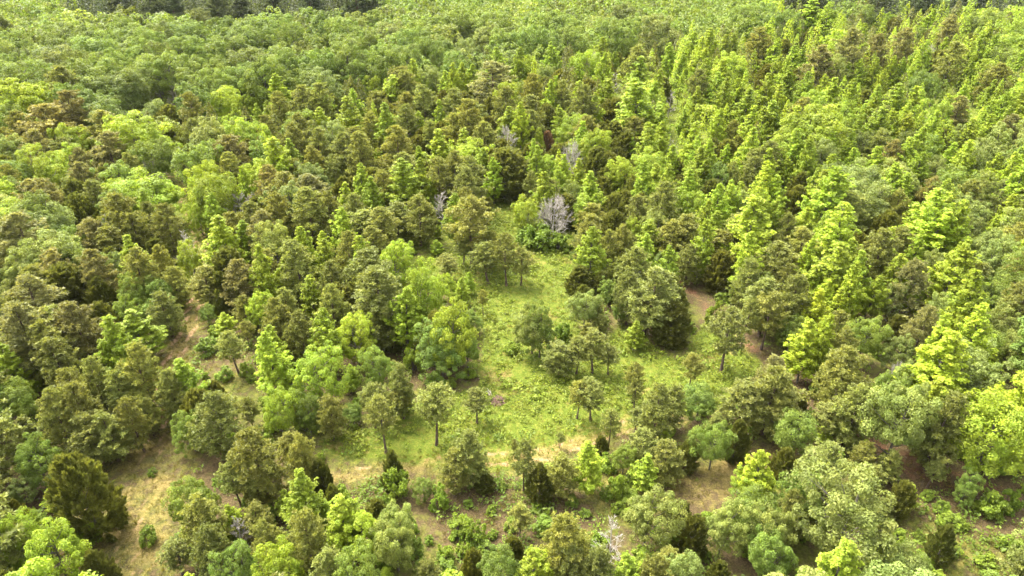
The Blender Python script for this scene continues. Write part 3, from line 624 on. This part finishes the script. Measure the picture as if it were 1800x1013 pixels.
TREES += fill

# young growth in the remaining gaps of the woods
AX = np.array([[t['x'], t['y'], t['w']/2] for t in TREES])
young = []
for i in np.random.default_rng(19).permutation(len(cand)):
    x, y = cand[i]
    if y > 135 or opn[i] < 0.8 or len(young) >= 480: continue
    k = rr.choice(list('PPCOGBBO')); h = rr.uniform(2.4, 4.6); w = h*{'P': .6, 'C': .72, 'O': .85, 'G': .5, 'B': 1.2}[k]
    if k == 'B': h *= .55; w = h*1.5
    if np.any((AX[:, 0]-x)**2+(AX[:, 1]-y)**2 < (0.55*AX[:, 2]+0.5*w)**2): continue
    if any((t['x']-x)**2+(t['y']-y)**2 < 2.2**2 for t in young): continue
    cx, cy, cd = project(x, y, h*.5)
    if not (-40 < cx < 1840 and cy < 1040): continue
    young.append(dict(k=k, x=x, y=y, h=h, w=w, px=float(cx), py=float(cy), dep=float(cd), hand=False))
TREES += young

# understorey shrubs along the wood edges and in the scrub
ush = []
for _ in range(2600):
    px, py = rr.uniform(-20, 1820), rr.uniform(360, 1040)
    x, y = ground_at(px, py); p = np.array([[x, y]]); a, b, c = open_masks(p); tmin = min(float(q[0]) for q in c)
    if tmin < 0.7 or float(a[0]) < 0.3: continue
    edge_d = min(float(a[0]), abs(float(b[0])), tmin)
    if edge_d > 6 or rr.random() > 0.62: continue
    if any((t['x']-x)**2+(t['y']-y)**2 < (0.8 if t['hand'] else 0.5)**2 for t in TREES): continue
    if any((t['x']-x)**2+(t['y']-y)**2 < 1.7**2 for t in ush): continue
    h = rr.uniform(0.7, 1.9); w = h*rr.uniform(1.0, 1.6)
    qx, qy, dep = project(x, y, h*0.6)
    ush.append(dict(k='B', x=x, y=y, h=h, w=w, px=float(qx), py=float(qy), dep=float(dep), hand=False))
    if len(ush) >= 210: break
TREES += ush

# places where the photograph shows the bare track: nothing grown in later may stand in front of them
SHOWN = [(872, 388), (890, 374), (903, 362), (865, 405), (930, 440), (960, 470), (985, 500), (975, 540), (930, 570), (900, 620), (1200, 690), (1225, 655), (1310, 665), (1130, 640), (1090, 610), (1150, 690), (343, 548), (335, 575), (322, 600), (308, 625), (298, 650), (274, 722), (270, 752), (268, 790), (255, 830), (240, 870), (225, 930), (215, 985),
         (620, 830), (650, 826), (740, 816), (870, 806), (900, 804), (1000, 786), (1060, 765), (1240, 860), (1220, 520), (1235, 545), (1530, 775), (1600, 820), (1650, 838), (1720, 856), (1700, 900), (1720, 960), (430, 660), (455, 650)]
SH = np.array(SHOWN); BLOCK = []
def covers(t):
    cx, cy, cd = project(t['x'], t['y'], t['h']*.55); tx, ty, _ = project(t['x'], t['y'], t['h'])
    rw = FPX*t['w']/2/cd; rh = abs(cy-ty)
    gy = np.array([ground_at(*q)[1] for q in SHOWN])
    return np.any((((SH[:, 0]-cx)/rw)**2+((SH[:, 1]-cy)/rh)**2 < 0.9) & (gy > t['y']))
T2 = []
for t in TREES:
    if covers(t):
        if t['hand']: BLOCK.append(t); T2.append(t)
    else: T2.append(t)
TREES = T2

# ------------------------------------------------------------------ labels
LANDMARKS = [  # phrase used by neighbours, the landmark's own label, kinds, pixel
 ('the brush pile', None, '', 874, 703),
 ('the big grey dead tree', 'largest grey dead tree, twiggy and bare, in the shrub island above the clearing', 'D', 975, 385),
 ('the domed dark cedar', 'large domed dark olive cedar standing at the head of the grass clearing', 'C', 886, 315),
 ('the lone right-hand pine', 'lone open pine with dark leaning trunk on the right-hand grass', 'Q', 1285, 590),
 ('the golden cedar by the lane', 'broad golden-brown cedar at the left edge of the straw lane', 'c', 113, 870),
 ('the huge pale crown', 'huge pale-topped rounded hardwood filling the lower right of the view', 'H', 1510, 900),
 ('the yellow crown at right', 'brightest yellow-lime crown in the right-hand stand', 'g', 1677, 650),
 ('the wide lime crown', 'widest spreading lime hardwood crown among the pointed trees at upper right', 'o', 1433, 235),
 ('the white track-side snag', 'whitish dead conifer snag leaning beside the far bend of the left track', 'D', 265, 310),
 ('the lime dome at upper left', 'smooth domed lime hardwood at the edge of the upper left canopy', 'o', 226, 225),
 ('the pinkish dead tree', 'wide pinkish grey dead tree with fine twigs near the left track', 'D', 418, 360),
 ('the canopy dead snag', 'tall whitish dead snag rising from the far canopy edge', 'D', 1037, 115),
 ('the rust-red cedar', 'small rust-red dying cedar among grey snags behind the clearing', 'R', 962, 245),
 ('the rusty brown cedar', 'rusty golden-brown cedar surrounded by lime trees on the right', 'c', 1563, 395),
 ('the dark cone cedar', 'dark pointed cedar between lime trees right of the centre', 'C', 1403, 345),
 ('the left-track lime tree', 'broad lime pointed tree leaning over the left track', 'G', 230, 580),
 ('the tall clearing-side lime tree', 'tallest bright lime hardwood on the left edge of the clearing', 'o', 733, 490),
 ('the clearing-head pine', 'tall wide open pine with bare trunk at the head of the clearing', 'Q', 827, 380),
 ('the pines over red litter', 'largest open pine of the group standing over red needle litter', 'Q', 1360, 540),
 ('the bottom-edge dead tree', 'bare grey dead tree with spreading thin limbs near the bottom edge', 'D', 1083, 940),
 ('the willowy pale crown', 'front pale-topped willowy hardwood at bottom centre left', 'H', 690, 940),
 ('the far lime tree', 'tall wide lime pointed tree standing alone against the far dark woods', 'G', 1430, 25),
 ('the snag in the left woods', 'slender white snag deep in the left-hand pine woods', 'D', 177, 390),
 ('the pale track-side crown', 'tall pale-topped hardwood right of the left track', 'H', 473, 420),
 ('the twin yellow-lime trees', 'larger of the twin yellow-lime pointed trees behind the red track', 'g', 1443, 530),
 ('the full-skirted big pine', 'biggest full-skirted pine on the right edge of the clearing', 'P', 1143, 510),
 ('the big pine on the lane', 'big olive pine overhanging the right side of the straw lane', 'P', 370, 720),
 ('the upper-left lime tree', 'large lime pointed tree in front of dark pines, upper left of centre', 'G', 480, 270),
 ('the broken white limbs', 'broken white dead limbs lying over the pines left of the lane', 'D', 187, 705),
 ('the bluish green crown', 'bluish green rounded hardwood beside the tan patch on the right', 'O', 1400, 735),
 ('the track-side lime sapling', 'larger of two lime saplings just below the crossing track', 'G', 1040, 810),
 ('the small track-side cedar', 'small dark pointed cedar on the near edge of the crossing track', 'C', 688, 820),
 ('the brown pine at far left', 'largest brownish pine at the far left', 'p', 73, 225),
 ('the spindly clearing pine', 'spindly little pine standing alone in the middle clearing', 'Q', 848, 525),
 ('the dark oak at far right', 'dark rounded hardwood at the far right edge', 'O', 1776, 100),
 ('the lower-left corner crown', 'bright lime hardwood crown in the lower left corner', 'o', 67, 950),
 ('the broad left-belt lime crown', 'broad bright lime hardwood in the belt left of the clearing', 'o', 547, 640),
 ('the right-edge lime tree', 'large lime hardwood cut by the right edge beside the red track', 'o', 1777, 730),
]
for t in TREES: t['label'] = None; t['land'] = None
for i, (ph, own, kinds, lx, ly) in enumerate(LANDMARKS):
    if own is None: continue
    best = min((t for t in TREES if t['k'] in kinds and t['hand'] and t['label'] is None), key=lambda t: (t['px']-lx)**2+(t['py']-ly)**2)
    best['label'] = own; best['land'] = i
ORD = ['nearest', 'second nearest', 'third nearest', 'fourth nearest', 'fifth nearest', 'sixth nearest', 'seventh nearest', 'eighth nearest', 'ninth nearest', 'tenth nearest', 'eleventh nearest', 'twelfth nearest', 'thirteenth nearest', 'fourteenth nearest', 'fifteenth nearest', 'sixteenth nearest', 'seventeenth nearest', 'eighteenth nearest', 'nineteenth nearest', 'twentieth nearest'] + ['twenty-%s nearest' % n for n in 'first second third fourth fifth sixth seventh eighth ninth'.split()]
GROUPN = {'pine': 'pines of the mixed woods', 'qpine': 'open pines around the clearing', 'cedar': 'cedars among the pines', 'cone': 'pointed lime trees of the young stand',
          'broad': 'rounded hardwoods of the canopy', 'shrub': 'shrubs along the wood edge', 'dead': 'dead snags'}
cells = {}
for t in TREES:
    if t['label']: continue
    i = min(range(len(LANDMARKS)), key=lambda i: (LANDMARKS[i][3]-t['px'])**2+1.6*(LANDMARKS[i][4]-t['py'])**2)
    dx, dy = t['px']-LANDMARKS[i][3], t['py']-LANDMARKS[i][4]
    side = ('right of' if dx > 0 else 'left of') if abs(dx) > 1.3*abs(dy) else ('behind' if dy < 0 else 'in front of')
    size = ''
    f = KIND[t['k']][0]
    if f != 'shrub': size = 'young ' if (t['h'] < 4.8 and not t['hand']) else ('small ' if t['h'] < 5.5 else '')
    t['desc'] = size+KIND[t['k']][7]
    cells.setdefault((t['desc'], i, side), []).append((dx*dx+dy*dy, id(t), t))

# ------------------------------------------------------------------ 300 largest of each kind stand as trees of their own; the far rest is one wood
bykind = {}
for t in TREES:
    t['name'], t['cat'] = KIND[t['k']][5], KIND[t['k']][6]
    if not t['hand'] and t['h'] < 4.8 and KIND[t['k']][0] not in ('shrub', 'dead'):
        t['name'] = t['name'].replace('_tree', '_sapling'); t['cat'] = t['cat'].replace(' tree', ' sapling')
    bykind.setdefault(t['name'], []).append(t)
KEEP, FAR = [], []
for nm, L_ in bykind.items():
    L_.sort(key=lambda t: (not t['hand'], -t['h']*t['w']/t['dep']**2))
    inview = [t for t in L_ if -20 < t['px'] < 1820 and -40 < t['py'] < 1060]
    out = [t for t in L_ if not (-20 < t['px'] < 1820 and -40 < t['py'] < 1060)]
    KEEP += inview[:298]+[t for t in out if t['dep'] < 150]; FAR += inview[298:]+[t for t in out if t['dep'] >= 150]
far_ids = {id(t) for t in FAR}
for (desc, i, side), lst in cells.items():
    lst = sorted([q for q in lst if id(q[2]) not in far_ids], key=lambda q: q[0])
    for n_, (_, _, t) in enumerate(lst):
        if n_ < len(ORD): t['label'] = f'{desc}, {ORD[n_]} {side} {LANDMARKS[i][0]}' if len(lst) > 1 else f'{desc} {side} {LANDMARKS[i][0]}'
        else: t['label'] = f'{desc} far {side} {LANDMARKS[i][0]}, among others alike'

def tint(t):
    k = KIND[t['k']]; c = np.array(k[2]); r = rr
    v = r.uniform(.84, 1.18); warm = r.uniform(-.06, .06)
    return tuple(np.clip(c*v*np.array([1+warm, 1.0, 1-warm*1.5]), 0, 1))+(1.0,)
PM = {}
def proto_mesh(fam, i, part, mat):
    key = (fam, i, part, mat.name)
    if key not in PM:
        src = PROTO[fam][i][part]
        me = src if not src.materials else src.copy()
        me.materials.clear(); me.materials.append(mat); PM[key] = me
    return PM[key]
cnt = {}
def plant(t):
    fam, hd, colr, fm, bm_, name, cat, ph = KIND[t['k']]
    cnt[fam] = cnt.get(fam, rr.randrange(7))+1
    pr = PROTO[fam]; i = (cnt[fam]*3+rr.randrange(2)) % len(pr)
    if fam == 'cone' and t['w'] < 4.8: i = (0, 1, 4, 7)[cnt[fam] % 4]
    if t['k'] == 'D' and t['w'] > 4.6: i = 3
    if t['k'] == 'g' and t['w'] > 0.5*t['h']: i = 5
    h0, w0 = pr[i][2], pr[i][3]
    name, cat = t['name'], t['cat']
    e = bpy.data.objects.new(name, None); COL.objects.link(e)
    e.empty_display_size = 0.3
    e.location = (t['x'], t['y'], float(terrain(np.array(t['x']), np.array(t['y'])))-0.04)
    e.rotation_euler = (rr.gauss(0, .03), rr.gauss(0, .03), rr.uniform(0, 6.283))
    s = t['w']/w0*{'pine': 1.12, 'cone': (1.2 if t['w'] >= 4.8 else 1.1) if t['hand'] else 1.0, 'broad': 1.08, 'qpine': 1.12}.get(fam, 1.04); e.scale = (s, s*rr.uniform(.94, 1.06), t['h']/h0)
    e['label'] = t['label']; e['category'] = cat; e['group'] = GROUPN[fam]
    pn = {'shrub': ('stems', 'foliage'), 'dead': ('trunk', 'branches')}.get(fam, ('trunk', 'crown'))
    c = tint(t)
    for j in (0, 1):
        o = bpy.data.objects.new(pn[j], proto_mesh(fam, i, j, bm_ if j == 0 or fam == 'dead' else fm)); COL.objects.link(o)
        o.parent = e; o.color = c
for t in KEEP: plant(t)

# far woods: real crowns, coarser and with shaded conifer colours, joined as one mass
def far_wood(lst):
    r = np.random.default_rng(77); V, var, cols = [], [], []
    for t in lst:
        fam = KIND[t['k']][0]; c0 = np.array(tint(t)[:3])*(.62 if fam in ('pine', 'cedar') else 1.0); n = 312 if t['dep'] > 250 else 416  # conifer colour darkened in place of the self-shadow that sparse crowns lack
        d = norm(r.normal(size=(n, 3))); d[:, 2] = np.abs(d[:, 2])*1.0-0.25
        h, w = t['h'], t['w']
        if fam in ('pine', 'cone', 'cedar'):
            u = r.random(n)**1.2; a = r.uniform(0, 6.283, n); R = 0.5*w*(1-u)**.7*r.uniform(.75, 1.08, n)
            p = np.stack([R*np.cos(a), R*np.sin(a), h*(.08+.92*u)], 1); nn = norm(np.stack([np.cos(a), np.sin(a), np.full(n, .8)], 1)+r.normal(scale=.5, size=(n, 3)))
        else:
            nc_ = 26; dc = norm(r.normal(size=(nc_, 3))); dc[:, 2] = np.abs(dc[:, 2])-.15; ci = np.arange(n) % nc_
            cc = norm(dc)*np.array([w/2, w/2, h*.40])*r.uniform(.7, .95, nc_)[:, None]; ld = norm(r.normal(size=(n, 3))+.7*(dc+np.array([0, 0, .5]))[ci])
            p = cc[ci]+ld*w*.11*r.uniform(.6, 1.05, n)[:, None]*np.array([1, 1, .95]); p[:, 2] += h*.56
            nn = norm(ld*.8+np.array([0, 0, .5])+r.normal(scale=.45, size=(n, 3)))
        s = w*(.092 if t['dep'] > 250 else .08)*r.uniform(.6, 1.3, n)
        v = leaf_arrays(r, p+np.array([t['x'], t['y'], 0]), nn, s, s*.7)
        V.append(v); var.append(np.clip(r.random(n)*.7+.15, 0, 1)); cols.append(np.repeat(c0[None], n, 0))
    V = np.concatenate(V); me = leaves_mesh('distant_woods', V, np.concatenate(var))
    ca = me.attributes.new('leafcol', 'FLOAT_COLOR', 'FACE'); ca.data.foreach_set('color', np.concatenate([np.concatenate(cols), np.ones((len(V), 1))], 1).astype(np.float32).ravel())
    m = M_BROAD.copy(); m.name = 'distant_leaves'; tt = m.node_tree
    oi = [n for n in tt.nodes if n.type == 'OBJECT_INFO'][0]; at = N(tt, 'ShaderNodeAttribute', attribute_name='leafcol')
    for l in list(oi.outputs['Color'].links): tt.links.new(at.outputs['Color'], l.to_socket)
    me.materials.append(m)
    o = bpy.data.objects.new('distant_woods', me); COL.objects.link(o); o['kind'] = 'stuff'
    o['label'] = 'unbroken far woods along the top of the view'; o['category'] = 'woods'
if FAR: far_wood(FAR)

# ------------------------------------------------------------------ ground plants
def scatter(name, label, n, weight, build, mat, seed, box=(-75, 75, 28, 130)):
    r = np.random.default_rng(seed); p = np.stack([r.uniform(box[0], box[1], n), r.uniform(box[2], box[3], n)], 1)
    fx, fy, _ = project(p[:, 0], p[:, 1], 0*p[:, 0]); p = p[(fx > -60) & (fx < 1860) & (fy < 1060)]
    wgt = weight(p, r); keep = r.random(len(p)) < wgt; p = p[keep]
    v, var = build(p, r)
    me = leaves_mesh(name, v, var); me.materials.append(mat)
    o = bpy.data.objects.new(name, me); COL.objects.link(o); o['kind'] = 'stuff'; o['label'] = label; o['category'] = 'ground cover'
    return o
def forb_build(p, r, per=11, hs=(0.10, 0.38), rad=0.30, leaf=0.23):
    m = len(p); k = np.repeat(np.arange(m), per); n = len(k); sz = np.clip(r.lognormal(-.12, .42, m), .4, 2.2)[k]
    z = terrain(p[:, 0], p[:, 1])[k]
    hh = r.uniform(hs[0], hs[1], n)*sz
    c = np.stack([p[k, 0]+r.normal(scale=rad*.6, size=n)*sz, p[k, 1]+r.normal(scale=rad*.6, size=n)*sz, z+hh], 1)
    nn = norm(np.array([0, 0, 1.0])+r.normal(scale=.5, size=(n, 3))); s = leaf*r.uniform(.6, 1.3, n)*sz
    cv = r.random(m)
    return leaf_arrays(r, c, nn, s, s*.6), np.clip(.5*cv[k]+.5*r.random(n), 0, 1)
def grass_build(p, r, per=8, ht=0.34):
    m = len(p); k = np.repeat(np.arange(m), per); n = len(k); z = terrain(p[:, 0], p[:, 1])[k]
    ax = norm(np.array([0, 0, 1.0])+r.normal(scale=.55, size=(n, 3))); ax[:, 2] = np.abs(ax[:, 2]); ln = ht*r.uniform(.5, 1.3, n)
    c = np.stack([p[k, 0]+r.normal(scale=.09, size=n), p[k, 1]+r.normal(scale=.09, size=n), z], 1)+ax*ln[:, None]*.45
    nn = norm(r.normal(size=(n, 3))); nn = norm(nn-ax*np.sum(nn*ax, 1, keepdims=True)); cv = r.random(m)
    return leaf_arrays(r, c, nn, ln, r.uniform(.025, .05, n), ax=ax, fold=.05), np.clip(.6*cv[k]+.4*r.random(n), 0, 1)
def tmin(p): return np.min(np.stack(open_masks(p)[2]), 0)
def w_clear(p, r):
    c, s, t = open_masks(p); t = np.min(np.stack(t), 0)
    return sm(c, 1.0)*np.clip(.55+.6*wob(p, .35, 31), .12, 1)*np.clip(t/1.2, 0, 1)
def w_scrub(p, r):
    c, s, t = open_masks(p); t = np.min(np.stack(t), 0)
    return np.clip(sm(s-2, 2.5)*np.clip(.12+.9*wob(p, .3, 41), 0, .8)+.16*(c > 0.5)*np.clip(.5+wob(p, .25, 43), 0, 1), 0, 1)*np.clip(t/1.5, 0.02, 1)
def w_lane(p, r):
    c, s, t = open_masks(p); t0 = np.minimum(t[0], t[1])
    return np.clip(.5*sm(t[0]-.6, .8)+.22*sm(t[1]-.6, .8)+.45*sm(s, 2)+.35*sm(c, 1)*np.clip(.3+wob(p, .5, 51), 0, 1), 0, .8)
o = scatter('meadow_plants', 'low leafy green plants carpeting the clearing', 75000, w_clear, forb_build, M_FORB, 1); o.color = (.185, .235, .018, 1)
o = scatter('scrub_plants', 'leafy weeds between the shrubs in the foreground scrub', 60000, w_scrub, lambda p, r: forb_build(p, r, 12, (.12, .6), .38, .25), M_FORB, 2); o.color = (.145, .21, .022, 1)
o = scatter('dry_grass', 'dry yellowish grass tufts on the lane, track and scrub', 110000, w_lane, grass_build, M_FORB, 3); o.color = (.195, .175, .036, 1)

# ------------------------------------------------------------------ the brush pile
def brush_pile():
    r = np.random.default_rng(4); bx, by = ground_at(874, 706); z = float(terrain(bx, by))
    e = bpy.data.objects.new('brush_pile', None); COL.objects.link(e); e.location = (bx, by, z); e.scale = (.82,)*3; e.empty_display_size = .3
    e['label'] = 'pile of reddish cut brush and sticks on the green clearing'; e['category'] = 'brush pile'
    def stick(L_, rad, forks):
        T = Tubes(); zs = np.linspace(0, 1, 5); pts = np.stack([zs*L_, .06*np.sin(zs*5+r.uniform(0, 6)), .05*np.cos(zs*4+r.uniform(0, 6))-.05], 1)
        T.add(pts, rad*(1-.65*zs), 5)
        for f in range(forks):
            s = r.uniform(.35, .85); p0 = np.array([np.interp(s, zs, pts[:, q]) for q in range(3)]); dv = norm(np.array([.8, r.normal(scale=.6), r.normal(scale=.4)]))
            T.add([p0, p0+dv*L_*.2, p0+dv*L_*.36], [rad*.5, rad*.35, rad*.15], 4)
        return T.mesh('stick')
    ms = [stick(r.uniform(1.0, 1.6), r.uniform(.03, .06), int(r.integers(1, 5))) for _ in range(7)]
    for m in ms: m.materials.append(M_BRUSH)
    for i in range(46):
        a = r.uniform(0, 6.283); d = r.uniform(0, .75)
        o = bpy.data.objects.new('branch', ms[i % 7]); COL.objects.link(o); o.parent = e
        inw = a+math.pi+r.normal(scale=.6)
        o.location = (math.cos(a)*(1.25-d*.3), math.sin(a)*(1.25-d*.3), r.uniform(.06, .14)); o.rotation_euler = (r.uniform(0, 6), -r.uniform(.05, .5), inw)
    g = ms[0].copy(); g.materials.clear(); g.materials.append(M_DEAD)
    for (px, py, rz, sc_) in ((868, 695, 2.1, 1.2), (861, 698, 1.9, 1.0)):
        gx_, gy_ = ground_at(px, py)
        o = bpy.data.objects.new('branch', g); COL.objects.link(o); o.parent = e; o.location = (gx_-bx, gy_-by-.6, .15); o.rotation_euler = (0, -.15, rz); o.scale = (sc_,)*3
        o['label'] = 'grey bare branch trailing from the pile'
brush_pile()
def haze():
    import bmesh
    bm = bmesh.new(); bmesh.ops.create_cube(bm, size=1.0)
    for v in bm.verts: v.co = Vector((v.co.x*7000, v.co.y*6000+1200, -3.0 if v.co.z < 0 else 54.0))
    me = bpy.data.meshes.new('haze'); bm.to_mesh(me); bm.free()
    m, t = new_mat('haze'); pv = N(t, 'ShaderNodeVolumePrincipled'); pv.inputs['Color'].default_value = (.92, .95, 1, 1); pv.inputs['Density'].default_value = .00003
    o_ = N(t, 'ShaderNodeOutputMaterial'); t.links.new(pv.outputs[0], o_.inputs['Volume']); me.materials.append(m)
    o = bpy.data.objects.new('haze', me); COL.objects.link(o); o['kind'] = 'stuff'; o['label'] = 'thin pale haze over the far woods'; o['category'] = 'haze'
haze()
